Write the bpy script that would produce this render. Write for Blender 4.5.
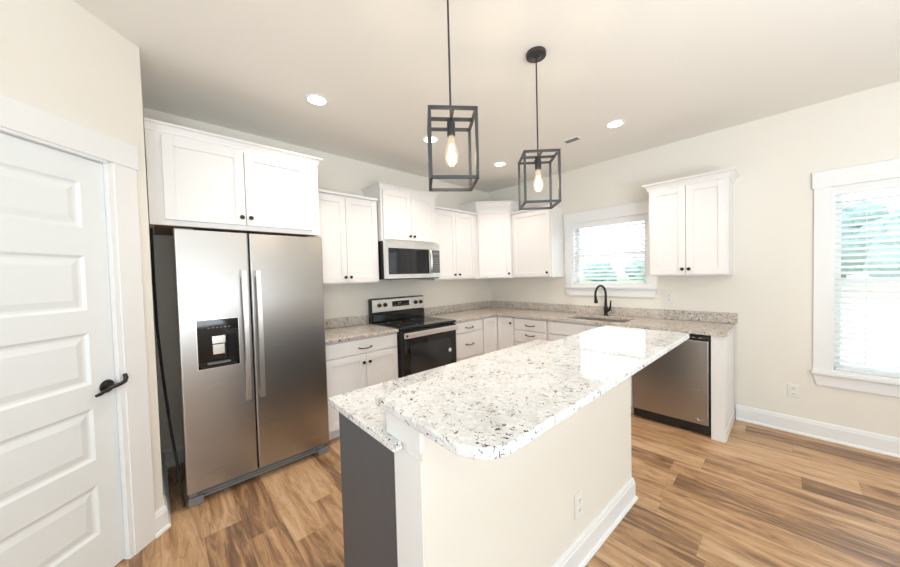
import bpy, bmesh, math, random
from mathutils import Vector, Matrix
random.seed(7)
R = math.radians
for o in list(bpy.data.objects):
    bpy.data.objects.remove(o)
S = bpy.context.scene
COL = S.collection

# ------------------------------------------------------------------ camera
CAM = (3.331386, -3.994446, 1.438581)
YAW, PITCH, ROLL, FPX, CX, CY = 0.8163932, -0.0285934, -0.0261190, 315.068, 2.244, 1.196
def cam_axes():
    cy, sy, cp, sp = math.cos(YAW), math.sin(YAW), math.cos(PITCH), math.sin(PITCH)
    f = Vector((-sy*cp, cy*cp, sp)); r = Vector((cy, sy, 0)); u = r.cross(f)
    c, s = math.cos(ROLL), math.sin(ROLL)
    return c*r + s*u, -s*r + c*u, f
cr, cu, cf = cam_axes()
cd = bpy.data.cameras.new('camera'); cam = bpy.data.objects.new('camera', cd); COL.objects.link(cam)
M = Matrix((cr, cu, -cf)).transposed().to_4x4(); M.translation = CAM
cam.matrix_world = M
cd.sensor_width = 36; cd.lens = FPX*36/900; cd.shift_x = -CX/900; cd.shift_y = CY/900
cd.clip_start = .05; cd.clip_end = 500
S.camera = cam

# ------------------------------------------------------------------ world, lights, exposure
S.view_settings.view_transform = 'Standard'; S.view_settings.look = 'None'
S.view_settings.gamma = 1; S.view_settings.use_curve_mapping = False
S.view_settings.exposure = 0.36
w = bpy.data.worlds.new('sky'); S.world = w; w.use_nodes = True
bg = w.node_tree.nodes['Background']; bg.inputs[0].default_value = (.82, .93, 1, 1); bg.inputs[1].default_value = 2.7
def area(name, loc, target, sx, sy, power, col):
    l = bpy.data.lights.new(name, 'AREA'); l.shape = 'RECTANGLE'; l.size = sx; l.size_y = sy
    l.energy = power; l.color = col
    o = bpy.data.objects.new(name, l); COL.objects.link(o); o.location = loc
    o.rotation_euler = (Vector(target) - Vector(loc)).to_track_quat('-Z', 'Y').to_euler()
    return o
area('right_wall_fill', (6.42, -5.45, 1.25), (0, -4.3, 1.3), 1.5, 2.2, 66, (.73, .88, 1))  # added fill for daylight behind the camera; no patio door stands here
area('front_wall_fill', (4.3, -7.40, 1.45), (3.0, 0, 1.3), 3.2, 2.0, 44, (.76, .89, 1))  # unseen fill added at the front wall, which has no window
area('ceiling_fill', (5.2, -3.5, .9), (5.0, -3.4, 2.768), 2.0, 2.0, 92, (.82, .92, 1))  # upward fill added to brighten the ceiling; no actual flash unit

# ------------------------------------------------------------------ helpers
def link(name, data, parent=None, mat=None):
    o = bpy.data.objects.new(name, data); COL.objects.link(o)
    if parent is not None: o.parent = parent
    if mat is not None and data is not None: data.materials.append(mat)
    return o
class MB:
    def __init__(s): s.bm = bmesh.new()
    def box(s, x0, x1, y0, y1, z0, z1, bev=0, seg=2):
        b = bmesh.new()
        bmesh.ops.create_cube(b, size=1)
        for v in b.verts:
            v.co = Vector((x0 if v.co.x < 0 else x1, y0 if v.co.y < 0 else y1, z0 if v.co.z < 0 else z1))
        bmesh.ops.recalc_face_normals(b, faces=b.faces)
        if bev: bmesh.ops.bevel(b, geom=list(b.edges), offset=bev, segments=seg, affect='EDGES', profile=.5)
        s.merge(b); return s
    def merge(s, b, M=None):
        if M is not None: b.transform(M)
        me = bpy.data.meshes.new('t'); b.to_mesh(me); b.free()
        s.bm.from_mesh(me); bpy.data.meshes.remove(me)
    def prism(s, pts, z0, z1, bev=0):
        b = bmesh.new()
        vs = [b.verts.new((p[0], p[1], z0)) for p in pts]
        f = b.faces.new(vs)
        r = bmesh.ops.extrude_face_region(b, geom=[f])
        for e in r['geom']:
            if isinstance(e, bmesh.types.BMVert): e.co.z = z1
        bmesh.ops.recalc_face_normals(b, faces=b.faces)
        if bev:
            ed = [e for e in b.edges if abs(e.verts[0].co.z - e.verts[1].co.z) < 1e-6]
            bmesh.ops.bevel(b, geom=ed, offset=bev, segments=3, affect='EDGES', profile=.5)
        s.merge(b); return s
    def tube(s, pts, r, seg=12, cap=True):
        b = bmesh.new(); pts = [Vector(p) for p in pts]; n = len(pts)
        rs = r if isinstance(r, (list, tuple)) else [r]*n
        t0 = (pts[1]-pts[0]).normalized()
        ref = Vector((0, 0, 1)) if abs(t0.z) < .9 else Vector((1, 0, 0))
        nrm = (ref - t0*ref.dot(t0)).normalized(); rings = []
        for i, p in enumerate(pts):
            t = (pts[min(i+1, n-1)] - pts[max(i-1, 0)]).normalized()
            nrm = (nrm - t*nrm.dot(t)).normalized(); bn = t.cross(nrm)
            rings.append([b.verts.new(p + rs[i]*(math.cos(2*math.pi*k/seg)*nrm + math.sin(2*math.pi*k/seg)*bn)) for k in range(seg)])
        for a, c in zip(rings, rings[1:]):
            for k in range(seg): b.faces.new((a[k], a[(k+1) % seg], c[(k+1) % seg], c[k]))
        if cap: b.faces.new(rings[0][::-1]); b.faces.new(rings[-1])
        bmesh.ops.recalc_face_normals(b, faces=b.faces)
        s.merge(b); return s
    def lathe(s, prof, origin=(0, 0, 0), axis='Z', seg=24, ring=False):
        b = bmesh.new(); rings = []
        for r_, z_ in prof:
            if r_ < 1e-6: rings.append([b.verts.new((0, 0, z_))])
            else: rings.append([b.verts.new((r_*math.cos(2*math.pi*k/seg), r_*math.sin(2*math.pi*k/seg), z_)) for k in range(seg)])
        if ring: rings.append(rings[0])
        for a, c in zip(rings, rings[1:]):
            for k in range(seg):
                k2 = (k+1) % seg
                if len(a) == 1 and len(c) > 1: b.faces.new((a[0], c[k2], c[k]))
                elif len(c) == 1 and len(a) > 1: b.faces.new((a[k], a[k2], c[0]))
                elif len(a) > 1: b.faces.new((a[k], a[k2], c[k2], c[k]))
        for e in (rings[0], rings[-1]):
            if len(e) > 1 and not ring: b.faces.new(e)
        bmesh.ops.recalc_face_normals(b, faces=b.faces)
        m = {'Z': Matrix(), '-Z': Matrix.Rotation(math.pi, 4, 'X'), '-Y': Matrix.Rotation(math.pi/2, 4, 'X'), 'X': Matrix.Rotation(math.pi/2, 4, 'Y')}[axis]
        b.transform(m); b.transform(Matrix.Translation(origin)); s.merge(b); return s
    def sweep(s, path, prof):
        """prof = [(out, z)] swept along an open plan path; 'out' is to the right of the walking direction"""
        b = bmesh.new(); P = [Vector(p) for p in path]; n = len(P); rings = []
        for i in range(n):
            d0 = (P[i]-P[i-1]).normalized() if i else None
            d1 = (P[i+1]-P[i]).normalized() if i < n-1 else None
            n0 = Vector((d0.y, -d0.x)) if d0 else None; n1 = Vector((d1.y, -d1.x)) if d1 else None
            if n0 is None: m = n1
            elif n1 is None: m = n0
            else: m = (n0+n1)/(1+n0.dot(n1))
            rings.append([b.verts.new((P[i].x+m.x*o_, P[i].y+m.y*o_, z_)) for o_, z_ in prof])
        k = len(prof)
        for a, c in zip(rings, rings[1:]):
            for j in range(k): b.faces.new((a[j], a[(j+1) % k], c[(j+1) % k], c[j]))
        b.faces.new(rings[0]); b.faces.new(rings[-1])
        bmesh.ops.recalc_face_normals(b, faces=b.faces)
        s.merge(b); return s
    def build(s, name, mat, parent=None, smooth=False, loc=None, rot=None):
        me = bpy.data.meshes.new(name); s.bm.to_mesh(me); s.bm.free()
        if smooth:
            for p in me.polygons: p.use_smooth = True
            try: me.set_sharp_from_angle(angle=R(35))
            except Exception: pass
        o = link(name, me, parent, mat)
        if loc: o.location = loc
        if rot: o.rotation_euler = rot
        return o
def tag(o, label, cat, group=None):
    o['label'] = label; o['category'] = cat
    if group: o['group'] = group
    return o
def thing(name, label, cat, loc=(0, 0, 0), rz=0, group=None):
    o = bpy.data.objects.new(name, None); o.empty_display_size = .05; COL.objects.link(o)
    o.location = loc; o.rotation_euler = (0, 0, rz)
    return tag(o, label, cat, group)
def struct(o): o['kind'] = 'structure'; return o
def copy_tree(o, parent=None):
    c = o.copy(); COL.objects.link(c)
    if parent is not None: c.parent = parent
    for ch in [x for x in bpy.data.objects if x.parent == o]: copy_tree(ch, c)
    return c

# ------------------------------------------------------------------ materials
def new(name):
    m = bpy.data.materials.new(name); m.use_nodes = True
    nt = m.node_tree; return m, nt, nt.nodes['Principled BSDF']
def plain(name, col, rough=.5, metal=0, coat=0, bump=0, bscale=60, var=.03):
    m, nt, p = new(name)
    p.inputs['Roughness'].default_value = rough; p.inputs['Metallic'].default_value = metal
    p.inputs['Coat Weight'].default_value = coat
    tc = nt.nodes.new('ShaderNodeTexCoord'); n = nt.nodes.new('ShaderNodeTexNoise'); n.inputs['Scale'].default_value = bscale
    n.inputs['Detail'].default_value = 3
    nt.links.new(tc.outputs['Object'], n.inputs['Vector'])
    mx = nt.nodes.new('ShaderNodeMix'); mx.data_type = 'RGBA'
    mx.inputs[6].default_value = tuple(c*(1-var) for c in col)+(1,); mx.inputs[7].default_value = tuple(min(1, c*(1+var)) for c in col)+(1,)
    nt.links.new(n.outputs['Fac'], mx.inputs[0]); nt.links.new(mx.outputs[2], p.inputs['Base Color'])
    if bump:
        b = nt.nodes.new('ShaderNodeBump'); b.inputs['Strength'].default_value = bump; b.inputs['Distance'].default_value = .002
        nt.links.new(n.outputs['Fac'], b.inputs['Height']); nt.links.new(b.outputs['Normal'], p.inputs['Normal'])
    return m
WALL = plain('cream wall paint', (.85, .81, .74), .7, bump=.15, bscale=180, var=.01)
CEIL = plain('ceiling paint', (.88, .85, .795), .8, bump=.25, bscale=120, var=.015)
TRIM = plain('white trim paint', (.87, .87, .87), .35, bscale=20, var=.01)
DOOR = plain('white door paint', (.84, .87, .88), .4, bscale=20, var=.01)
CAB = plain('white cabinet paint', (.86, .84, .83), .38, bscale=15, var=.01)
NAVY = plain('charcoal blue cabinet paint', (.085, .092, .105), .38, bscale=20, var=.05)
BRONZE = plain('oil rubbed bronze', (.035, .03, .027), .35, metal=.7, bscale=30, var=.2)
IRON = plain('dark iron', (.058, .059, .064), .34, metal=.6, bscale=40, var=.15)
BLACK = plain('black plastic', (.015, .015, .016), .35, bscale=40, var=.1)
GLASSBLK = plain('black glass', (.008, .008, .009), .05, bscale=5, var=.05)
GREYP = plain('grey plastic', (.20, .195, .19), .45, bscale=40)
SIDEG = plain('grey appliance side', (.30, .31, .33), .4, bscale=200, var=.04, bump=.1)
SATIN = plain('satin aluminium', (.80, .78, .76), .3, metal=1, bscale=4, var=.01)
CHROME = plain('satin chrome', (.75, .74, .72), .22, metal=1, bscale=50)
WHITEP = plain('white plastic', (.85, .84, .80), .35, bscale=20, var=.01)
UNFIN = plain('unfinished plywood', (.33, .20, .12), .6, bscale=12, var=.2)
BLIND, nt, p = new('white blind slat')
p.inputs['Base Color'].default_value = (.9, .9, .9, 1); p.inputs['Roughness'].default_value = .45
tr = nt.nodes.new('ShaderNodeBsdfTranslucent'); tr.inputs[0].default_value = (.95, .95, .95, 1)
mix = nt.nodes.new('ShaderNodeMixShader'); mix.inputs[0].default_value = .55
out = nt.nodes['Material Output']
nt.links.new(p.outputs[0], mix.inputs[1]); nt.links.new(tr.outputs[0], mix.inputs[2]); nt.links.new(mix.outputs[0], out.inputs[0])

def steel(name, vertical=True, col=(.43, .418, .41), rough=.29):
    m, nt, p = new(name)
    p.inputs['Metallic'].default_value = 1
    tc = nt.nodes.new('ShaderNodeTexCoord'); mp = nt.nodes.new('ShaderNodeMapping')
    mp.inputs['Scale'].default_value = (3, 3, 400) if vertical else (400, 400, 3)
    n = nt.nodes.new('ShaderNodeTexNoise'); n.inputs['Scale'].default_value = 1; n.inputs['Detail'].default_value = 2
    nt.links.new(tc.outputs['Object'], mp.inputs[0]); nt.links.new(mp.outputs[0], n.inputs['Vector'])
    mr = nt.nodes.new('ShaderNodeMapRange'); mr.inputs['To Min'].default_value = rough-.05; mr.inputs['To Max'].default_value = rough+.07
    nt.links.new(n.outputs['Fac'], mr.inputs['Value']); nt.links.new(mr.outputs[0], p.inputs['Roughness'])
    mx = nt.nodes.new('ShaderNodeMix'); mx.data_type = 'RGBA'
    mx.inputs[6].default_value = tuple(c*.95 for c in col)+(1,); mx.inputs[7].default_value = tuple(c*1.05 for c in col)+(1,)
    nt.links.new(n.outputs['Fac'], mx.inputs[0]); nt.links.new(mx.outputs[2], p.inputs['Base Color'])
    bp = nt.nodes.new('ShaderNodeBump'); bp.inputs['Strength'].default_value = .06; bp.inputs['Distance'].default_value = .001
    nt.links.new(n.outputs['Fac'], bp.inputs['Height']); nt.links.new(bp.outputs[0], p.inputs['Normal'])
    return m
STEEL = steel('brushed stainless steel')
STEELB = steel('light brushed steel', col=(.78, .76, .74), rough=.28)

def granite(name, c0, c1, c2, sh=0):
    m, nt, p = new(name); L = nt.links.new; N = nt.nodes.new
    tc = N('ShaderNodeTexCoord')
    def noise(scale, det=4, rough=.6, dist=0):
        n = N('ShaderNodeTexNoise'); n.inputs['Scale'].default_value = scale; n.inputs['Detail'].default_value = det
        n.inputs['Roughness'].default_value = rough; n.inputs['Distortion'].default_value = dist; L(tc.outputs['Object'], n.inputs['Vector']); return n
    def ramp(src, a, b):
        r = N('ShaderNodeMapRange'); r.inputs['From Min'].default_value = a; r.inputs['From Max'].default_value = b; L(src, r.inputs['Value']); return r.outputs[0]
    def mixc(fac, c0, c1):
        x = N('ShaderNodeMix'); x.data_type = 'RGBA'; L(fac, x.inputs[0])
        for i, c in ((6, c0), (7, c1)):
            if isinstance(c, tuple): x.inputs[i].default_value = c+(1,)
            else: L(c, x.inputs[i])
        return x.outputs[2]
    base = mixc(ramp(noise(14, 5).outputs['Fac'], .42, .75), c0, c1)
    c = mixc(ramp(noise(60, 3, .6, .6).outputs['Fac'], .52, .66), base, c2)
    c = mixc(ramp(noise(40, 4, .65, 1.0).outputs['Fac'],   .59-sh, .64-sh), c, (.36, .345, .34))
    # dark specks in loose clusters
    a = noise(62, 3, .6, .9); g = noise(8, 2)
    mul = N('ShaderNodeMath'); mul.operation = 'MULTIPLY_ADD'; L(g.outputs['Fac'], mul.inputs[0]); mul.inputs[1].default_value = .18; L(a.outputs['Fac'], mul.inputs[2])
    c = mixc(ramp(mul.outputs[0], .712-sh, .745-sh), c, (.05, .048, .052))
    L(c, p.inputs['Base Color']); p.inputs['Roughness'].default_value = .05
    p.inputs['Specular IOR Level'].default_value = .6
    return m
GRANITE = granite('speckled white granite', (.80, .80, .805), (.64, .625, .61), (.92, .92, .92))
GRANITE_SHADED = granite('shaded speckled granite', (.63, .565, .50), (.45, .38, .32), (.76, .71, .66), .02)  # island granite darkened and browned in colour for the perimeter's dimmer, warmer light

def floor_mat():
    m, nt, p = new('oak plank floor'); L = nt.links.new; N = nt.nodes.new
    def math_(op, a, b=None):
        x = N('ShaderNodeMath'); x.operation = op
        for i, v in enumerate((a, b)):
            if v is None: continue
            if isinstance(v, (int, float)): x.inputs[i].default_value = v
            else: L(v, x.inputs[i])
        return x.outputs[0]
    tc = N('ShaderNodeTexCoord'); sp = N('ShaderNodeSeparateXYZ'); L(tc.outputs['Object'], sp.inputs[0])
    W_, LN = .178, 1.22
    yy = math_('DIVIDE', math_('ADD', sp.outputs['Y'], 20.05), W_); row = math_('FLOOR', yy)
    wn = N('ShaderNodeTexWhiteNoise'); wn.noise_dimensions = '1D'; L(row, wn.inputs['W'])
    xx = math_('ADD', math_('DIVIDE', sp.outputs['X'], LN), math_('MULTIPLY', wn.outputs['Value'], 7.31)); colm = math_('FLOOR', xx)
    cb = N('ShaderNodeCombineXYZ'); L(row, cb.inputs[0]); L(colm, cb.inputs[1])
    w2 = N('ShaderNodeTexWhiteNoise'); w2.noise_dimensions = '2D'; L(cb.outputs[0], w2.inputs['Vector'])
    # grain coordinates shifted per plank
    mp = N('ShaderNodeCombineXYZ')
    L(math_('ADD', math_('MULTIPLY', sp.outputs['X'], 2.2), math_('MULTIPLY', w2.outputs['Value'], 37)), mp.inputs[0])
    L(math_('MULTIPLY', sp.outputs['Y'], 17), mp.inputs[1]); L(math_('MULTIPLY', w2.outputs['Value'], 11), mp.inputs[2])
    def noise(scale, det, rough, dist):
        n = N('ShaderNodeTexNoise'); n.inputs['Scale'].default_value = scale; n.inputs['Detail'].default_value = det
        n.inputs['Roughness'].default_value = rough; n.inputs['Distortion'].default_value = dist; L(mp.outputs[0], n.inputs['Vector']); return n.outputs['Fac']
    g1 = noise(1.0, 8, .68, 1.1); g2 = noise(3.0, 8, .75, 1.0); g3 = noise(.55, 3, .5, 1.2)
    t = math_('ADD', math_('MULTIPLY', math_('SUBTRACT', w2.outputs['Value'], .5), .34), math_('ADD', math_('MULTIPLY', math_('SUBTRACT', g1, .21), 1.3), math_('MULTIPLY', g3, .25)))
    r = N('ShaderNodeValToRGB'); L(t, r.inputs[0]); e = r.color_ramp.elements
    e[0].position = .22; e[0].color = (.15, .078, .040, 1); e[1].position = .80; e[1].color = (.66, .44, .265, 1)
    for pos, c in ((.38, (.27, .145, .073, 1)), (.51, (.46, .262, .130, 1)), (.64, (.57, .35, .19, 1))):
        k = e.new(pos); k.color = c
    dk = N('ShaderNodeMapRange'); dk.inputs['From Min'].default_value = .54; dk.inputs['From Max'].default_value = .70; dk.inputs['To Max'].default_value = .74; L(g2, dk.inputs['Value'])
    mx = N('ShaderNodeMix'); mx.data_type = 'RGBA'; L(dk.outputs[0], mx.inputs[0]); L(r.outputs[0], mx.inputs[6]); mx.inputs[7].default_value = (.20, .11, .06, 1)
    fy = math_('FRACT', yy); fx = math_('FRACT', xx)
    sy = math_('LESS_THAN', fy, .012); sx = math_('LESS_THAN', fx, .0018); seam = math_('MAXIMUM', sy, sx)
    m2 = N('ShaderNodeMix'); m2.data_type = 'RGBA'; L(math_('MULTIPLY', seam, .4), m2.inputs[0]); L(mx.outputs[2], m2.inputs[6]); m2.inputs[7].default_value = (.11, .06, .035, 1)
    L(m2.outputs[2], p.inputs['Base Color']); p.inputs['Roughness'].default_value = .38
    b = N('ShaderNodeBump'); b.inputs['Strength'].default_value = .12; b.inputs['Distance'].default_value = .001; L(g1, b.inputs['Height']); L(b.outputs[0], p.inputs['Normal'])
    return m
FLOOR = floor_mat()
def emit(name, col, strength):
    m, nt, p = new(name); p.inputs['Emission Color'].default_value = col+(1,); p.inputs['Emission Strength'].default_value = strength
    p.inputs['Base Color'].default_value = col+(1,); return m
LAMP = emit('lit lamp lens', (1, .93, .82), 6)
FILAMENT = emit('glowing filament', (1, .74, .40), 12)
def glass(name, col, rough, fac):
    m, nt, p = new(name); nt.nodes.remove(p)
    t = nt.nodes.new('ShaderNodeBsdfTransparent'); t.inputs[0].default_value = col+(1,)
    g = nt.nodes.new('ShaderNodeBsdfGlossy'); g.inputs['Roughness'].default_value = rough
    x = nt.nodes.new('ShaderNodeMixShader'); x.inputs[0].default_value = fac
    nt.links.new(t.outputs[0], x.inputs[1]); nt.links.new(g.outputs[0], x.inputs[2]); nt.links.new(x.outputs[0], nt.nodes['Material Output'].inputs[0])
    return m
PANE = glass('window glass', (.95, .98, .97), .02, .06)
BULB, nt, p = new('warm bulb glass'); nt.nodes.remove(p)
t = nt.nodes.new('ShaderNodeBsdfTransparent'); t.inputs[0].default_value = (1, .95, .87, 1)
g = nt.nodes.new('ShaderNodeBsdfGlossy'); g.inputs['Roughness'].default_value = .05
e = nt.nodes.new('ShaderNodeEmission'); e.inputs[0].default_value = (1, .83, .58, 1); e.inputs[1].default_value = .95
x = nt.nodes.new('ShaderNodeMixShader'); x.inputs[0].default_value = .12
y = nt.nodes.new('ShaderNodeMixShader'); y.inputs[0].default_value = .36
nt.links.new(t.outputs[0], x.inputs[1]); nt.links.new(g.outputs[0], x.inputs[2])
nt.links.new(x.outputs[0], y.inputs[1]); nt.links.new(e.outputs[0], y.inputs[2]); nt.links.new(y.outputs[0], nt.nodes['Material Output'].inputs[0])
GRASS = plain('lawn', (.33, .42, .20), .9, bscale=3, var=.2)
SAND = plain('pale dry ground', (.72, .67, .60), .9, bscale=2, var=.08)
LEAF = plain('distant foliage', (.30, .40, .40), .9, bscale=2, var=.4)
BARK = plain('bark', (.12, .09, .07), .9, bscale=6, var=.3)

# ------------------------------------------------------------------ the room shell
H = 2.768
XR, YF = 6.5, -7.5
struct(MB().box(-.12, XR+.12, YF-.12, .12, -.1, 0).build('floor', FLOOR))
struct(MB().box(-.12, XR+.12, YF-.12, .12, H, H+.1).build('ceiling', CEIL))
struct(MB().box(-.12, 0, -4.1, .12, 0, H).build('wall_left', WALL))
W1 = (1.389, 2.27, 1.262, 2.072); W2 = (3.574, 4.49, .572, 2.072)
b = MB()
b.box(0, W1[0], 0, .12, 0, H).box(W1[0], W1[1], 0, .12, 0, W1[2]).box(W1[0], W1[1], 0, .12, W1[3], H)
b.box(W1[1], W2[0], 0, .12, 0, H).box(W2[0], W2[1], 0, .12, 0, W2[2]).box(W2[0], W2[1], 0, .12, W2[3], H).box(W2[1], XR, 0, .12, 0, H)
struct(b.build('wall_back', WALL))
struct(MB().box(XR, XR+.12, YF, .12, 0, H).build('wall_right', WALL))
struct(MB().box(1.8, XR+.12, YF-.12, YF, 0, H).build('wall_front', WALL))
# pantry: short return wall and the diagonal wall with the door
P0 = Vector((.826, -4.012, 0)); RZD = R(135)
struct(MB().prism([(0, -4.012), (.826, -4.012), (.726, -4.112), (0, -4.112)], 0, H).build('wall_pantry_return', WALL))
DR, DL, DT = -.195, -.975, 2.064
b = MB().box(DR, 0, 0, .1, 0, H).box(DL, DR, 0, .1, DT, H).box(-1.4, DL, 0, .1, 0, H)
struct(b.build('wall_pantry', WALL, loc=P0, rot=(0, 0, RZD)))
e = P0 + 1.4*Vector((.70711, -.70711, 0))
struct(MB().prism([(e.x, e.y), (e.x, YF), (e.x-.1, YF), (e.x-.1, e.y)], 0, H).build('wall_hall', WALL))

def base_prof(h=.135, t=.016): return [(-.0, 0), (t+.012, 0), (t+.012, .008), (t+.006, .018), (t, .02), (t, h-.03), (t-.004, h-.022), (t-.004, h-.014), (t-.010, h), (-.0, h)]
struct(MB().sweep([(3.0, 0), (XR, 0)], base_prof(.14)).build('baseboard_back', TRIM))
struct(MB().sweep([(0, -4.01), (0, -2.99)], base_prof()).build('baseboard_left', TRIM))
c45 = .70711
struct(MB().sweep([(P0.x+.075*c45, P0.y-.075*c45), (P0.x, P0.y), (.02, -4.012)], base_prof()).build('baseboard_pantry', TRIM))

# pantry door (local: x right, y into the wall)
d = struct(bpy.data.objects.new('door_1', None)); COL.objects.link(d); d.location = P0; d.rotation_euler = (0, 0, RZD)
def door_leaf(x0, x1, z0, z1):
    m = MB(); t0, t1 = .012, .047
    st = .113
    px0, px1 = x0+st, x1-st+.012
    rails = [(.225, .475), (.59, .845), (.96, .1), (0, 0)]
    pan = [(.225, .467), (.592, .844), (.960, 1.210), (1.318, 1.580), (1.708, 1.930)]
    zs = [z0]
    m.box(x0, px0, t0, t1, z0, z1); m.box(px1, x1, t0, t1, z0, z1)
    prev = z0
    for a, c in pan:
        m.box(px0, px1, t0, t1, prev, a); prev = c
    m.box(px0, px1, t0, t1, prev, z1)
    for a, c in pan:
        bm = bmesh.new(); loops = []
        for ins, dep in ((0, t0), (.012, t0+.009), (.022, t0+.010), (.050, t0+.003)):
            loops.append([bm.verts.new(v) for v in ((px0+ins, dep, a+ins), (px1-ins, dep, a+ins), (px1-ins, dep, c-ins), (px0+ins, dep, c-ins))])
        for A, B in zip(loops, loops[1:]):
            for k in range(4): bm.faces.new((A[k], A[(k+1) % 4], B[(k+1) % 4], B[k]))
        bm.faces.new(loops[-1]); bmesh.ops.recalc_face_normals(bm, faces=bm.faces)
        if sum(f.normal.y for f in bm.faces) > 0: bmesh.ops.reverse_faces(bm, faces=bm.faces)
        m.merge(bm); m.box(px0, px1, t0+.02, t1, a, c)
    return m
leaf = door_leaf(DL+.017, DR-.012, .012, DT-.018).build('door_leaf', DOOR, d)
hx, hz = -.247, .93
hm = MB().lathe([(0, 0), (.031, 0), (.033, .004), (.030, .010), (.014, .016), (.012, .036), (0, .036)], (hx, .012, hz), '-Y', 28)
hm.tube([(hx+.052, -.028, hz+.046), (hx+.056, -.030, hz+.024), (hx+.048, -.032, hz+.008), (hx+.028, -.034, hz+.003), (hx, -.034, hz), (hx-.03, -.034, hz-.004), (hx-.062, -.033, hz-.016), (hx-.082, -.032, hz-.020)],
        [.0085, .0095, .0095, .009, .0095, .009, .0085, .007], 12)
hm.build('door_handle', BRONZE, leaf, smooth=True)
cas = MB().box(-.182, -.068, -.018, 0, 0, DT-.002, .002).box(DL-.104, DL+.01, -.018, 0, 0, DT-.002, .002)
cas.box(DL-.115, -.058, -.022, 0, DT-.002, DT+.125, .002)
struct(cas.build('trim_door', TRIM, loc=P0, rot=(0, 0, RZD)))
jb = MB().box(DR-.010, DR+.013, -.012, .1, 0, DT).box(DL-.013, DL+.012, -.012, .1, 0, DT).box(DL, DR, -.012, .1, DT-.014, DT)
jb.build('door_frame', TRIM, d)

# windows
def window(n, W, sill_over, casing, wn):
    x0, x1, z0, z1 = W
    r = struct(bpy.data.objects.new('window_%d' % n, None)); COL.objects.link(r); r.location = ((x0+x1)/2, 0, z0)
    def add(mb, name, mat):
        mb.bm.transform(Matrix.Translation((-(x0+x1)/2, 0, -z0))); return mb.build(name, mat, r)
    zm = (z0+z1)/2 - .02
    f = MB().box(x0, x0+.02, .0, .12, z0, z1).box(x1-.02, x1, .0, .12, z0, z1).box(x0+.02, x1-.02, .0, .12, z1-.02, z1).box(x0+.02, x1-.02, .0, .12, z0, z0+.015)
    add(f, 'window_frame', TRIM)
    s_ = MB()
    for a, c, y in ((z0+.015, zm+.02, .085), (zm-.02, z1-.02, .10)):
        s_.box(x0+.02, x0+.06, y, y+.02, a, c).box(x1-.06, x1-.02, y, y+.02, a, c).box(x0+.06, x1-.06, y, y+.02, a, a+.04).box(x0+.06, x1-.06, y, y+.02, c-.04, c)
    add(s_, 'sash', TRIM)
    add(MB().box(x0+.05, x1-.05, .092, .097, z0+.045, zm-.015).box(x0+.05, x1-.05, .107, .112, zm+.015, z1-.05), 'glass', PANE)
    cw = casing
    ca = MB().box(x0-cw, x0, -.018, 0, z0, z1+.022, .002).box(x1, x1+cw, -.018, 0, z0, z1+.022, .002).box(x0-cw-.011, x1+cw+.011, -.023, 0, z1+.001, z1+.135, .002)
    add(ca, 'casing', TRIM)
    add(MB().box(x0-cw-sill_over, x1+cw+sill_over, -.045, .0, z0-.026, z0, .004), 'sill', TRIM)
    ap = MB(); a0, a1 = x0-cw-sill_over*.3, x1+cw+sill_over*.3
    b_ = bmesh.new(); v = [b_.verts.new(q) for q in ((a0+.026, -.018, z0-.12), (a1-.026, -.018, z0-.12), (a1, -.018, z0-.026), (a0, -.018, z0-.026))]
    fc = b_.faces.new(v); g = bmesh.ops.extrude_face_region(b_, geom=[fc])
    for q in g['geom']:
        if isinstance(q, bmesh.types.BMVert): q.co.y = 0
    bmesh.ops.recalc_face_normals(b_, faces=b_.faces); ap.merge(b_); add(ap, 'apron', TRIM)
window(1, W1, .012, .085, 1); window(2, W2, .010, .093, 2)
def blind(W, label):
    x0, x1, z0, z1 = W; x0 += .004; x1 -= .004
    r = thing('window_blind', label, 'blind', ((x0+x1)/2, .036, z0), 0, 'white slat blinds'); wd = (x1-x0)/2; h = z1-z0
    MB().box(-wd, wd, -.034, -.024, h-.066, h-.003, .003).box(-wd+.02, wd-.02, -.022, .03, h-.06, h-.022).build('valance', TRIM, r)
    m = MB(); z = .045
    while z < h-.08:
        bm = bmesh.new(); bmesh.ops.create_cube(bm, size=1)
        for v in bm.verts: v.co = Vector((v.co.x*2*(wd-.022), v.co.y*.050, v.co.z*.003))
        m.merge(bm, Matrix.Translation((0, .004, z)) @ Matrix.Rotation(R(24), 4, 'X')); z += .0475
    m.build('slats', BLIND, r)
    MB().box(-wd+.022, wd-.022, -.02, .028, .016, .034, .003).build('bottom_rail', TRIM, r)
    c = MB()
    for k in (-.62, 0, .62): c.box(k*wd-.0015, k*wd+.0015, -.022, -.020, .02, h-.06)
    c.build('ladder_cord', WHITEP, r)
blind(W1, 'white slat blind filling the window above the kitchen sink')
blind(W2, 'white slat blind in the tall window at the right edge')

# ------------------------------------------------------------------ outside
struct(MB().box(-60, 60, .3, 19, -.5, -.35).build('ground_yard', SAND))
struct(MB().box(-60, 60, 19, 120, -.5, -.34).build('ground_lawn', GRASS))
def tree(x, y, h, s, i):
    t = thing('tree', ('dense green tree on the far lawn, number %d' % i), 'tree', (x, y, -.35), 0, 'far trees beyond the lawn')
    MB().tube([(0, 0, 0), (.05, 0, h*.3), (0, .05, h*.55)], [.22, .17, .08], 8).build('trunk', BARK, t)
    rr = random.Random(i); m = MB()
    for k in range(26):
        bm = bmesh.new(); bmesh.ops.create_icosphere(bm, subdivisions=2, radius=1)
        q = s*(.35+.3*rr.random())
        for v in bm.verts: v.co *= q*(1+.22*(rr.random()-.5))
        m.merge(bm, Matrix.Translation((rr.uniform(-.6, .6)*s, rr.uniform(-.5, .5)*s, h*(.12+.78*rr.random()))))
    m.build('crown', LEAF, t)
    return t
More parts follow.
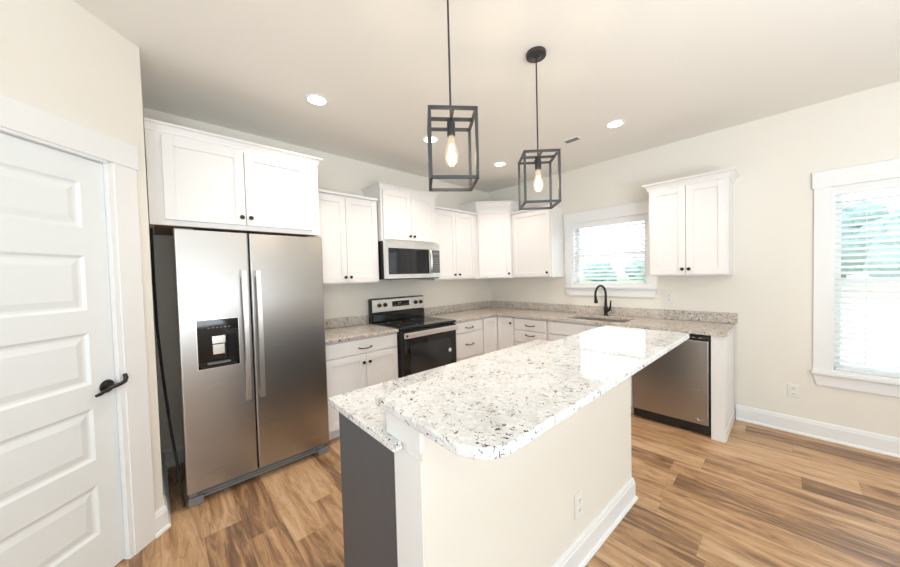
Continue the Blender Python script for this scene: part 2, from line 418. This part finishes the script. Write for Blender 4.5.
TREES = [(-30, 58, 3.2, 2.1), (-25.5, 66, 3.4, 2.2), (-21, 58, 3.2, 2.1), (-16.5, 66, 3.4, 2.2), (-12, 58, 3.3, 2.1), (4.2, 46, 7.6, 2.4), (7.8, 54, 8.8, 2.6), (11.2, 46, 7.4, 2.5), (15.6, 54, 9.2, 2.7), (19, 46, 8.0, 2.6)]
TL = ['low bushy tree farthest left seen through the sink window blind', 'second low bushy tree from the left through the sink window blind', 'middle one of the five low bushy trees through the sink window blind', 'fourth low bushy tree from the left through the sink window blind', 'rightmost low bushy tree through the sink window blind',
      'tall tree at the left jamb of the tall right window', 'second tall tree from the left jamb in the tall right window', 'tall tree in the middle of the tall right window', 'tall tree right of the middle of the tall right window', 'tall tree nearest the right edge of the tall right window']
for i, (x, y, h, s) in enumerate(TREES):
    t = tree(x, y, h, s, i); t['label'] = TL[i]

# ------------------------------------------------------------------ cabinets
def shaker(x0, x1, z0, z1, y=-.021, fr=.058):
    m = MB()
    m.box(x0, x0+fr, y, -.001, z0, z1, .0015, 1).box(x1-fr, x1, y, -.001, z0, z1, .0015, 1)
    m.box(x0+fr, x1-fr, y, -.001, z0, z0+fr, .0015, 1).box(x0+fr, x1-fr, y, -.001, z1-fr, z1, .0015, 1)
    m.box(x0+fr-.002, x1-fr+.002, y+.009, -.002, z0+fr-.002, z1-fr+.002)
    return m
def slab(x0, x1, z0, z1, y=-.021): return MB().box(x0, x1, y, -.001, z0, z1, .003, 2)
def knob(par, x, z, y=-.021):
    MB().lathe([(0, 0), (.008, 0), (.006, .004), (.0055, .014), (.014, .018), (.0155, .023), (.013, .028), (0, .030)], (x, y, z), '-Y', 18).build('knob', BRONZE, par, smooth=True)
def pull(par, x, z, y=-.021, w=.062):
    MB().tube([(x-w, y+.001, z), (x-w, y-.016, z), (x-w*.8, y-.026, z-.003), (x-w*.4, y-.029, z-.006), (x, y-.030, z-.007), (x+w*.4, y-.029, z-.006), (x+w*.8, y-.026, z-.003), (x+w, y-.016, z), (x+w, y+.001, z)],
              [.006, .006, .0055, .005, .005, .005, .0055, .006, .006], 10).build('pull', BRONZE, par, smooth=True)
def crown_prof(h, hh=.055, out=.05): return [(0, h-.012), (.006, h-.012), (.008, h), (.012, h+.006), (out*.55, h+hh*.55), (out-.006, h+hh*.72), (out, h+hh*.78), (out, h+hh), (0, h+hh)]
RZL = R(90)
def wall_cab(label, loc, rz, w, d, h, doors, crown=None, toptrim=False, rail=.0, left_end=0):
    t = thing('wall_cabinet', label, 'cabinet', loc, rz, 'white wall cabinets')
    b = MB().box(0, w, 0, d-.001, 0, h)
    b.build('cabinet_body', CAB, t)
    for (x0, x1, z0, z1, kx, kz) in doors:
        dr = shaker(x0, x1, z0, z1).build('door', CAB, t)
        knob(dr, kx, kz)
    if crown: MB().sweep(crown[1], crown_prof(h, *crown[0])).build('crown_moulding', CAB, t)
    if toptrim: MB().box(-.0, w, -.028, .0, h-.026, h, .003).build('top_trim', CAB, t)
    return t
# over the fridge
fc = wall_cab('wide white cabinet above the stainless refrigerator', (.60, -4.008, 1.812), RZL, 1.046, .60, .600,
         [(.072, .511, .034, .566, .486, .087), (.516, .985, .034, .566, .541, .087)], ((.042, .038), [(0, 0), (1.046, 0), (1.046, .60)]))
MB().box(.02, 1.02, .02, .58, -.002, -.0005).build('underside', UNFIN, fc)
wall_cab('white two-door wall cabinet between refrigerator cabinet and microwave', (.31, -2.958, 1.387), RZL, .722, .31, .895,
         [(.012, .357, .012, .855, .331, .063), (.361, .706, .012, .855, .387, .063)], None, True)
wall_cab('short white cabinet directly above the microwave', (.365, -2.222, 1.832), RZL, .762, .365, .575,
         [(.020, .379, .020, .55, .353, .065), (.383, .742, .020, .55, .409, .065)], ((.036, .034), [(0, .365), (0, 0), (.762, 0), (.762, .365)]))
wall_cab('white two-door wall cabinet between microwave and corner cabinet', (.31, -1.457, 1.387), RZL, .797, .31, .925,
         [(.022, .370, .012, .885, .330, .063), (.374, .735, .012, .885, .414, .063)], None, True)
wall_cab('white single-door wall cabinet left of the sink window', (.662, -.31, 1.387), 0, .615, .31, .915,
         [(.030, .600, .012, .875, .562, .063)], None, True)
wall_cab('white two-door wall cabinet right of the sink window', (2.362, -.31, 1.382), 0, .615, .31, .865,
         [(.014, .308, .010, .848, .284, .062), (.312, .603, .010, .848, .336, .062)], ((.056, .046), [(0, .31), (0, 0), (.615, 0), (.615, .31)]))
# diagonal corner cabinet
t = thing('wall_cabinet', 'tall diagonal white cabinet filling the upper corner', 'cabinet', (0, 0, 1.387), 0, 'white wall cabinets')
ZC = 1.03
MB().prism([(.001, -.001), (.001, -.659), (.318, -.659), (.661, -.318), (.661, -.001)], 0, ZC).build('cabinet_body', CAB, t)
dl = math.hypot(.343, .341)
dr = shaker(.018, dl-.018, .012, ZC-.06).build('door', CAB, t); dr.location = (.318, -.659, 0); dr.rotation_euler = (0, 0, math.atan2(.341, .343))
knob(dr, dl-.047, .062)
MB().sweep([(0, -.659), (.318, -.659), (.661, -.318), (.661, 0)], crown_prof(ZC, .05, .034)).build('crown_moulding', CAB, t)

def base_cab(label, loc, rz, w, fronts, d=.605, h=.882, toe=.10, mat=CAB):
    t = thing('base_cabinet', label, 'cabinet', loc, rz, 'white base cabinets')
    MB().box(0, w, 0, d, toe, h).box(0, w, .075, d, 0, toe).build('cabinet_body', mat, t)
    for kind, x0, x1, z0, z1, kx, kz in fronts:
        if kind == 'drawer':
            f = slab(x0, x1, z0, z1).build('drawer', mat, t)
            if kx is not None: pull(f, kx, kz)
        else:
            f = shaker(x0, x1, z0, z1).build('door', mat, t)
            if kx is not None: knob(f, kx, kz)
    return t
base_cab('white base cabinet with one drawer between refrigerator and stove', (.61, -2.985, 0), RZL, .757,
         [('drawer', .012, .745, .742, .868, .39, .795), ('door', .012, .396, .112, .730, .368, .655), ('door', .400, .745, .112, .730, .428, .655)])
base_cab('white drawer base cabinet just right of the stove', (.61, -1.449, 0), RZL, .525,
         [('drawer', .016, .510, .742, .868, .258, .797), ('drawer', .016, .510, .432, .730, .258, .590), ('drawer', .016, .510, .112, .420, .258, .30)])
t = thing('base_cabinet', 'white corner base cabinet with folding door below the corner', 'cabinet', (0, 0, 0), 0, 'white base cabinets')
MB().prism([(.003, -.003), (.003, -.922), (.61, -.922), (.61, -.61), (.893, -.61), (.893, -.003)], .1, .882).prism([(.003, -.003), (.003, -.922), (.535, -.922), (.535, -.535), (.893, -.535), (.893, -.003)], 0, .1).build('cabinet_body', CAB, t)
a = shaker(.012, .286, .112, .868).build('door', CAB, t); a.location = (.61, -.922, 0); a.rotation_euler = (0, 0, RZL)
c = shaker(.026, .278, .112, .868).build('door', CAB, t); c.location = (.61, -.61, 0); knob(c, .247, .80)
base_cab('white four-drawer base cabinet between corner cabinet and sink cabinet', (.895, -.61, 0), 0, .482,
         [('drawer', .014, .470, .728, .868, .25, .795), ('drawer', .014, .470, .570, .716, .25, .672), ('drawer', .014, .470, .344, .558, .25, .46), ('drawer', .014, .470, .112, .332, .25, .24)])
sb = base_cab('white sink base cabinet below the faucet and window', (1.379, -.61, 0), 0, .908,
         [('drawer', .014, .452, .728, .868, None, 0), ('drawer', .456, .894, .728, .868, None, 0), ('door', .014, .452, .112, .716, .425, .66), ('door', .456, .894, .112, .716, .483, .66)], h=.69)
MB().box(0, .908, 0, .02, .69, .882).box(0, .02, .02, .605, .69, .882).box(.888, .908, .02, .605, .69, .882).build('sink_rail', CAB, sb)
tag(MB().box(2.894, 2.986, -.625, -.603, 0, .882, .002).box(2.966, 2.986, -.603, -.02, 0, .882).box(2.962, 2.992, -.603, -.02, 0, .09, .003).build('end_panel', CAB), 'white end panel closing the counter right of the dishwasher', 'panel')

# ------------------------------------------------------------------ worktops
def top(b): return b
tag(MB().box(.001, .645, -2.987, -2.227, .884, .914, .004).build('countertop', GRANITE_SHADED), 'short granite countertop between refrigerator and stove', 'countertop')
SX0, SX1, SY0, SY1 = 1.56, 2.20, -.545, -.15
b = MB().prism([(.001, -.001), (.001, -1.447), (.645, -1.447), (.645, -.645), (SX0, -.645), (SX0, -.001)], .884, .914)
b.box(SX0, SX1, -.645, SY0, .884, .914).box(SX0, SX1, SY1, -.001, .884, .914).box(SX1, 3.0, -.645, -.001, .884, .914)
tag(b.build('countertop', GRANITE_SHADED), 'L-shaped granite countertop around the sink, from stove to dishwasher', 'countertop')
tag(MB().box(.001, .021, -2.987, -2.227, .9145, 1.014, .002).build('backsplash', GRANITE_SHADED), 'short granite backsplash strip left of the stove', 'backsplash')
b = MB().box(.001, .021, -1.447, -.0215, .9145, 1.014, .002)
tag(b.build('backsplash', GRANITE_SHADED), 'granite backsplash strip on the left wall right of the stove', 'backsplash')
tag(MB().box(.001, 3.012, -.021, -.001, .9145, 1.014, .002).build('backsplash', GRANITE_SHADED), 'long granite backsplash strip behind the faucet under the window', 'backsplash')
s = thing('sink', 'stainless undermount sink basin in the granite countertop', 'sink', ((SX0+SX1)/2, (SY0+SY1)/2, .70))
b = MB(); hw, hd = (SX1-SX0)/2+.006, (SY1-SY0)/2+.006
b.box(-hw, hw, -hd, hd, 0, .004).box(-hw, -hw+.004, -hd, hd, .004, .1835).box(hw-.004, hw, -hd, hd, .004, .1835).box(-hw, hw, -hd, -hd+.004, .004, .1835).box(-hw, hw, hd-.004, hd, .004, .1835)
b.build('basin', STEELB, s)
MB().lathe([(0, 0), (.045, 0), (.04, .004), (.02, .002), (0, .002)], (0, 0, .004)).build('drain', CHROME, s)
# faucet
f = thing('faucet', 'dark bronze gooseneck faucet behind the sink', 'faucet', (1.845, -.085, .914), R(-14))
MB().lathe([(0, 0), (.028, 0), (.028, .006), (.022, .012), (.021, .07), (.024, .085), (.019, .11), (.0, .112)]).build('base', BRONZE, f, smooth=True)
pts = [(0, 0, .09)]
for k in range(0, 15):
    a_ = math.pi*k/14*1.06
    pts.append((-.0, -.095+.095*math.cos(a_), .255+.105*math.sin(a_)))
MB().tube([(0, 0, .09), (0, 0, .17)] + pts[1:], [.018, .015]+[.0125]*15, 14).build('spout', BRONZE, f, smooth=True)
e_ = pts[-1]
MB().tube([(e_[0], e_[1], e_[2]+.01), (e_[0], e_[1]+.004, e_[2]-.02), (e_[0], e_[1]+.009, e_[2]-.055), (e_[0], e_[1]+.012, e_[2]-.075)], [.0135, .016, .021, .019], 14).build('spray_head', BRONZE, f, smooth=True)
MB().tube([(.018, 0, .055), (.045, 0, .072), (.062, -.004, .105), (.066, -.008, .15), (.074, -.010, .185)], [.016, .014, .010, .0085, .007], 12).build('handle', BRONZE, f, smooth=True)

# ------------------------------------------------------------------ refrigerator (local x right, y into the wall, front of doors y=0)
F = thing('refrigerator', 'stainless side-by-side refrigerator with ice and water dispenser', 'refrigerator', (.737, -3.904, 0), RZL)
FW, FH = .907, 1.772
MB().box(.030, FW-.012, .075, .62, .02, FH-.012, .004).build('cabinet_body', SIDEG, F)
def rounded(x0, x1, y0, y1, r=.010, left=True, right=True):
    p = []
    if left:
        for k in range(6): a_ = math.pi+math.pi/2*k/5; p.append((x0+r+r*math.cos(a_), y0+r+r*math.sin(a_)))
    else: p.append((x0, y0))
    if right:
        for k in range(6): a_ = 1.5*math.pi+math.pi/2*k/5; p.append((x1-r+r*math.cos(a_), y0+r+r*math.sin(a_)))
    else: p.append((x1, y0))
    return p+[(x1, y1), (x0, y1)]
XS = .395
HX0, HX1, HZ0, HZ1 = .088, .312, .872, 1.190
m = MB().prism(rounded(0, XS-.003, 0, .065), .092, HZ0).prism(rounded(0, XS-.003, 0, .065), HZ1, FH)
m.prism(rounded(0, HX0, 0, .065, right=False), HZ0, HZ1).prism(rounded(HX1, XS-.003, 0, .065, left=False), HZ0, HZ1)
fd = m.build('freezer_door', STEEL, F)
m = MB().prism(rounded(XS+.003, FW, 0, .065), .092, FH).build('fresh_food_door', STEEL, F)
def fhandle(x, par):
    b = MB(); pts = []
    n = 14
    bm = bmesh.new(); rings = []
    for k in range(n+1):
        q = k/n; z = .615+q*.895; y = -.040-.014*math.sin(math.pi*q)
        rings.append([bm.verts.new(v) for v in ((x-.016, y+.006, z), (x-.013, y-.006, z), (x+.013, y-.006, z), (x+.016, y+.006, z), (x+.012, y+.010, z), (x-.012, y+.010, z))])
    for A, B in zip(rings, rings[1:]):
        for j in range(6): bm.faces.new((A[j], A[(j+1) % 6], B[(j+1) % 6], B[j]))
    bm.faces.new(rings[0]); bm.faces.new(rings[-1]); bmesh.ops.recalc_face_normals(bm, faces=bm.faces); b.merge(bm)
    for z in (.64, 1.485): b.box(x-.011, x+.011, -.038, .001, z-.018, z+.018, .003)
    b.build('handle', SATIN, par)
fhandle(.352, fd); fhandle(.437, m)
# dispenser
D = MB().box(HX0, HX0+.012, -.004, .06, HZ0, HZ1).box(HX1-.012, HX1, -.004, .06, HZ0, HZ1).box(HX0, HX1, -.004, .06, HZ0, HZ0+.022).box(HX0, HX1, .055, .062, HZ0, HZ1).box(HX0+.012, HX1-.012, -.004, .05, HZ1-.105, HZ1)
dp = D.build('water_dispenser', GLASSBLK, F); dp['label'] = 'black ice and water dispenser'
z_ = MB().box(HX0-.003, HX0, -.005, .01, HZ0-.003, HZ1+.003).box(HX1, HX1+.003, -.005, .01, HZ0-.003, HZ1+.003).box(HX0, HX1, -.005, .01, HZ0-.003, HZ0).box(HX0, HX1, -.005, .01, HZ1, HZ1+.003).build('bezel', STEELB, dp)
b = MB()
for k in range(6): b.box(HX0+.055+k*.022, HX0+.067+k*.022, -.0055, -.003, HZ1-.056, HZ1-.050)
b.box(HX0+.034, HX0+.052, -.0055, -.003, HZ1-.040, HZ1-.030)
b.build('button_marks', GREYP, dp)
MB().box(HX0+.078, HX0+.152, .012, .05, HZ1-.165, HZ1-.108, .004).build('spout_housing', CHROME, dp)
MB().prism([(HX0+.082, .022), (HX0+.145, .022), (HX0+.138, .04), (HX0+.088, .04)], HZ1-.235, HZ1-.17).build('paddle', CHROME, dp)
MB().box(HX0+.05, HX1-.05, .004, .05, HZ0+.022, HZ0+.032, .002).build('drip_tray', GREYP, dp)
g = MB().box(.06, FW-.06, .045, .07, .02, .085)
for k in range(3): g.box(.06, FW-.06, .036, .046, .030+k*.019, .040+k*.019)
g.build('base_grille', GREYP, F)
for x in (.006, FW-.086):
    MB().box(x, x+.08, .012, .075, .0, .052, .004).box(x+.006, x+.05, .03, .075, .052, .088, .002).build('foot', GREYP, F)
for x in (0, FW-.10): MB().box(x, x+.10, .02, .12, FH-.012, FH+.010, .004).build('hinge_cover', GREYP, F)
# black cord hanging in the gap beside it
pts = [(.46, -4.003, 1.80), (.50, -4.003, 1.45), (.53, -4.0, 1.15), (.58, -3.985, .85), (.63, -3.962, .52), (.67, -3.938, .26), (.69, -3.925, .10), (.70, -3.918, .012)]
tag(MB().tube(pts, .0075, 8).build('power_cord', BLACK, smooth=True), 'black cord hanging down the gap left of the refrigerator', 'cord')

# ------------------------------------------------------------------ range
G = thing('electric_range', 'stainless and black electric range with glass cooktop', 'stove', (.675, -2.221, 0), RZL)
GW = .764
MB().box(.003, GW-.003, .03, .655, .03, .895, .003).box(.03, .07, .08, .12, 0, .03).box(GW-.07, GW-.03, .08, .12, 0, .03).box(.03, .07, .56, .6, 0, .03).box(GW-.07, GW-.03, .56, .6, 0, .03).build('oven_body', BLACK, G)
ck = MB().box(-.001, GW+.001, -.004, .60, .895, .922, .005).build('cooktop', GLASSBLK, G)
for cx, cy, rr in ((.20, .16, .105), (.56, .16, .085), (.20, .43, .075), (.56, .43, .10)):
    MB().lathe([(rr, 0), (rr+.003, 0), (rr+.003, .0008), (rr, .0008)], (cx, cy, .922), seg=40, ring=True).build('burner_ring', GREYP, ck)
bg_ = MB().prism([(0, 0), (.006, -.008), (.018, -.008)], 0, 0.0001)
bgm = MB().box(0, GW, .600, .655, .90, 1.193, .006)
bgp = bgm.build('backguard', BLACK, G)
MB().box(.018, GW-.010, .592, .602, 1.035, 1.180, .003).build('control_panel', STEELB, bgp)
MB().box(.015, GW-.008, .578, .604, .925, 1.018, .006).build('vent_strip', GLASSBLK, bgp)
MB().box(.282, .53, .588, .594, 1.085, 1.150, .003).build('display', GLASSBLK, bgp)
dm = MB()
for k in range(8): dm.box(.292+k*.014, .301+k*.014, .5868, .589, 1.098, 1.104).box(.418+k*.013, .426+k*.013, .5868, .589, 1.098, 1.104)
dm.box(.36, .41, .5868, .589, 1.118, 1.134)
dm.build('display_marks', GREYP, bgp)
for x in (.106, .185, .629, .709):
    MB().lathe([(0, 0), (.025, 0), (.025, .006), (.020, .010), (.018, .026), (0, .028)], (x, .592, 1.115), '-Y', 20).build('knob', BLACK, bgp, smooth=True)
od = MB().box(.004, GW-.004, -.006, .03, .245, .880, .006).build('oven_door', BLACK, G)
MB().box(.018, GW-.018, -.009, -.004, .27, .800, .002).build('glass_front', GLASSBLK, od)
MB().box(.10, GW-.10, -.0105, -.008, .40, .735, .002).build('oven_window', plain('tinted oven window', (.03, .03, .032), .06), od)
MB().box(.012, GW-.012, -.052, -.030, .815, .872, .006).box(.03, .06, -.032, -.004, .825, .862).box(GW-.06, GW-.03, -.032, -.004, .825, .862).build('handle', STEELB, od)
MB().lathe([(0, 0), (.012, 0), (.012, .0015), (0, .0015)], (.040, -.052, .843), '-Y', 20).build('emblem', BLACK, od)
MB().lathe([(0, 0), (.022, 0), (.022, .0012), (0, .0012)], (.653, -.0105, .592), '-Y', 24).build('sticker', WHITEP, od)
MB().box(.004, GW-.004, -.002, .03, .055, .235, .005).build('storage_drawer', STEEL, G)

# ------------------------------------------------------------------ microwave
Q = thing('microwave', 'stainless over-the-range microwave above the stove', 'microwave', (.425, -2.222, 1.412), RZL)
QW, QH = .762, .418
MB().box(.001, QW-.001, .035, .42, .004, QH-.002, .002).build('case', BLACK, Q)
dq = MB().box(0, .60, 0, .034, .012, .058).box(0, .60, 0, .034, QH-.075, QH).box(0, .038, 0, .034, .058, QH-.075).box(.596, .60, .002, .034, .058, QH-.075).build('door', STEELB, Q)
MB().box(.038, .596, .003, .034, .058, QH-.075).build('window_surround', BLACK, dq)
MB().box(.046, .59, .001, .004, .066, QH-.083, .001).build('window', GLASSBLK, dq)
hp = [(.612, .0, .066), (.606, -.020, .085), (.602, -.034, .13), (.601, -.039, .20), (.602, -.034, .27), (.606, -.020, .315), (.612, 0, .334)]
MB().tube(hp, [.012, .013, .014, .014, .014, .013, .012], 12).build('handle', SATIN, dq, smooth=True)
cp = MB().box(.602, QW, .0, .034, .012, .058).box(.602, QW, 0, .034, QH-.075, QH).box(.602, QW, .001, .034, .058, QH-.075).build('control_panel', STEELB, Q)
cb_ = MB().box(.638, QW-.004, -.0015, .002, .066, QH-.083).build('keypad', plain('dark grey keypad', (.12, .13, .14), .15), cp)
kp = MB().box(.66, .74, -.003, -.001, QH-.135, QH-.108)
for r_ in range(6):
    for c_ in range(3): kp.box(.660+c_*.029, .678+c_*.029, -.003, -.001, .085+r_*.029, .099+r_*.029)
kp.build('button_marks', GREYP, cb_)
MB().box(.02, QW-.02, .002, .035, .0, .012).build('vent_grille', BLACK, Q)

# ------------------------------------------------------------------ dishwasher
W_ = thing('dishwasher', 'stainless dishwasher under the counter beside the white end panel', 'dishwasher', (2.291, -.632, 0), 0)
DW = .600
MB().box(.004, DW-.004, .03, .58, .02, .872).build('tub', BLACK, W_)
MB().box(.006, DW-.012, 0, .03, .102, .826, .006).build('door', STEEL, W_)
ct = MB().box(.004, DW-.006, .004, .03, .829, .874, .004).build('control_strip', GLASSBLK, W_)
for k in range(11): MB().box(.06+k*.046, .084+k*.046, .0025, .005, .846, .856).build('button', GREYP, ct)
MB().box(.004, DW-.004, .05, .065, .012, .10).build('toe_kick', BLACK, W_)
lg = [(.532+.020*math.cos(a_), -.0008, .150+.013*math.sin(a_)) for a_ in [math.pi*.85+k*math.pi*1.25/12 for k in range(13)]]
MB().tube(lg, [.0008+.0028*math.sin(math.pi*k/12) for k in range(13)], 8).build('emblem', CHROME, W_)

# ------------------------------------------------------------------ island (local frame turned a touch)
IP = Vector((2.5, -3.47, 0)); IR = R(-1.0); IW = R(-2.3)
I = thing('island_cabinet', 'charcoal blue island base cabinet with flat end panel', 'cabinet', IP, IR)
IL = 1.66
MB().box(-.530, -.070, .05, IL-.02, .10, .883).box(-.47, -.070, .07, IL-.04, 0, .10).box(-.557, -.070, .045, .062, 0, .883, .002).build('cabinet_body', NAVY, I)
for k in range(3):
    x0 = -(IL-.03)+k*.522
    dd = shaker(x0, x0+.516, .115, .870).build('door', NAVY, I); dd.location = (-.530, 0, 0); dd.rotation_euler = (0, 0, R(-90))
    knob(dd, x0+(.475 if k % 2 == 0 else .04), .80)
tag(MB().box(-.560, -.018, .0, .036, .884, .914, .004).box(-.560, -.085, .03, IL+.01, .884, .914, .004).build('countertop', GRANITE, loc=IP, rot=(0, 0, IR)), 'lower granite countertop of the island on the charcoal cabinet', 'countertop')
struct(MB().prism([(-.066, .038), (.084, .038), (.097, 1.62), (-.05, 1.62)], 0, .9995).build('wall_island', WALL, loc=IP, rot=(0, 0, IW)))
struct(MB().box(-.067, .082, .032, .040, 0, .884).box(.004, .082, .0365, .040, .884, .915).build('trim_post', TRIM, loc=IP, rot=(0, 0, IR)))
struct(MB().box(-.098, .092, .024, .042, .9145, .9998, .001).build('trim_cap', TRIM, loc=IP, rot=(0, 0, IR)))
struct(MB().sweep([(.084, .05), (.097, 1.62), (-.045, 1.62)], base_prof(.135)).build('baseboard_island', TRIM, loc=IP, rot=(0, 0, IW)))
def rpoly(pts):
    out_ = []; n = len(pts)
    for i, (x, y, r) in enumerate(pts):
        p = Vector((x, y)); a = (Vector(pts[i-1][:2])-p).normalized(); c = (Vector(pts[(i+1) % n][:2])-p).normalized()
        if r < 1e-4: out_.append((x, y)); continue
        # right-angle style fillet
        ang = a.angle(c); d = r/math.tan(ang/2); cen = p+(a+c).normalized()*(r/math.sin(ang/2))
        s0 = p+a*d-cen; s1 = p+c*d-cen; a0 = math.atan2(s0.y, s0.x); a1 = math.atan2(s1.y, s1.x)
        da = (a1-a0+math.pi) % (2*math.pi)-math.pi
        for k in range(9): q = a0+da*k/8; out_.append((cen.x+r*math.cos(q), cen.y+r*math.sin(q)))
    return out_
tag(MB().prism(rpoly([(-.157, .006, .03), (.374, -.008, .11), (.374, 1.96, .03), (-.157, 1.96, .03)]), 1.0, 1.03, .006).build('bar_top', GRANITE, loc=IP, rot=(0, 0, IR)), 'raised granite bar top overhanging the island half wall', 'countertop')

# ------------------------------------------------------------------ outlets
def outlet(loc, rz, label, switch=False):
    t = thing('wall_outlet', label, 'outlet', loc, rz, 'white wall outlets')
    MB().box(-.036, .036, -.006, 0, -.058, .058, .003).build('cover_plate', WHITEP, t)
    for z in (-.024, .024):
        r = MB().box(-.017, .017, -.0085, -.004, z-.015, z+.015, .003).build('receptacle', WHITEP, t)
        MB().box(-.008, -.005, -.0092, -.008, z-.003, z+.007).box(.005, .008, -.0092, -.008, z-.003, z+.007).box(-.002, .002, -.0092, -.008, z-.011, z-.007).build('slot', GREYP, r)
    return t
outlet((3.372, 0, .362), 0, 'white outlet low on the wall between end panel and tall window')
outlet((2.465, 0, 1.145), 0, 'white outlet above the backsplash under the right wall cabinet')
px = IP + Matrix.Rotation(IW, 3, 'Z') @ Vector((.0925, .95, .30))
outlet(px, IW+R(90), 'white outlet on the cream half wall of the island')

# ------------------------------------------------------------------ ceiling fixtures
LL = ['round recessed ceiling light above the refrigerator, nearest the door', 'round recessed ceiling light seen behind the left pendant cage', 'round recessed ceiling light deepest in the corner between the pendants', 'round recessed ceiling light above the sink, right of the pendants']
rl = None
for (x, y), lab in zip(((.936, -3.071), (.95, -1.996), (.957, -.921), (2.263, -.923)), LL):
    if rl is None:
        rl = thing('recessed_light', lab, 'ceiling light', (x, y, H), 0, 'recessed ceiling lights'); q = rl
        MB().lathe([(.062, 0), (.084, 0), (.084, -.004), (.077, -.007), (.062, -.004)], seg=36, ring=True).build('trim_ring', TRIM, rl, smooth=True)
        MB().lathe([(0, 0), (.063, 0), (.063, -.003), (0, -.003)], seg=36).build('lens', LAMP, rl)
    else:
        q = copy_tree(rl); q['label'] = lab
    q.location = (x, y, H)
    l = bpy.data.lights.new('recessed_light_beam', 'SPOT'); l.energy = 34; l.color = (1, .87, .74); l.spot_size = R(125); l.spot_blend = .8; l.shadow_soft_size = .07
    o = bpy.data.objects.new('recessed_light_beam', l); COL.objects.link(o); o.location = (x, y, H-.02)
v = thing('ceiling_vent', 'small slotted air vent in the ceiling beside the right pendant', 'vent', (1.850, -.905, H)); v.scale = (.78, .78, 1)
MB().box(-.10, .10, -.055, .055, -.006, 0, .002).build('frame', TRIM, v)
b = MB()
for k in range(6): b.box(-.085, .085, -.045+k*.016, -.036+k*.016, -.008, -.005)
b.build('slot', GREYP, v)

def pendant(loc, yaw, label, zt, zb):
    t = thing('pendant_light', label, 'pendant light', loc, yaw, 'cage pendants over the island')
    zt -= H; zb -= H; hw = .099; r = .0062
    MB().lathe([(0, 0), (.058, 0), (.060, -.004), (.058, -.022), (.02, -.026), (.008, -.034), (0, -.034)], seg=32).build('canopy', IRON, t, smooth=True)
    MB().tube([(0, 0, -.03), (0, 0, zt-.03)], .0045, 10).build('rod', IRON, t, smooth=True)
    c = MB()
    for z in (zt, zb):
        for s_ in (-1, 1):
            c.box(-hw, hw, s_*hw-r, s_*hw+r, z-r, z+r); c.box(s_*hw-r, s_*hw+r, -hw, hw, z-r, z+r)
    for sx in (-1, 1):
        for sy in (-1, 1): c.box(sx*hw-r, sx*hw+r, sy*hw-r, sy*hw+r, zb-r, zt+r)
    c.box(-hw, hw, -r, r, zt-r, zt+r); c.box(-r, r, -hw, hw, zt-r, zt+r)
    c.build('cage', IRON, t)
    MB().lathe([(0, zt), (.012, zt), (.017, zt-.012), (.0185, zt-.02), (.0185, zt-.075), (.016, zt-.078), (0, zt-.078)], seg=24).build('socket', IRON, t, smooth=True)
    bz = zt-.078
    bb = MB().lathe([(.013, bz), (.0135, bz-.012), (.018, bz-.030), (.027, bz-.060), (.0315, bz-.085), (.029, bz-.108), (.018, bz-.126), (0, bz-.132)], seg=28).build('bulb', BULB, t, smooth=True)
    fl = MB()
    for k in range(5):
        a_ = 2*math.pi*k/5; fl.tube([(.008*math.cos(a_), .008*math.sin(a_), bz-.035), (.013*math.cos(a_+.3), .013*math.sin(a_+.3), bz-.095)], .0012, 5)
    fl.build('filament', FILAMENT, bb)
    l = bpy.data.lights.new('pendant_glow', 'POINT'); l.energy = 5; l.color = (1, .78, .5); l.shadow_soft_size = .03
    o = bpy.data.objects.new('pendant_glow', l); COL.objects.link(o); o.location = (loc[0], loc[1], H+bz-.08)
    return t
pendant((2.287, -2.995, H), R(52), 'left cage pendant lamp hanging nearest over the island', 2.145, 1.856)
pendant((2.289, -2.271, H), R(44), 'right cage pendant lamp hanging farther along the island', 2.146, 1.856)
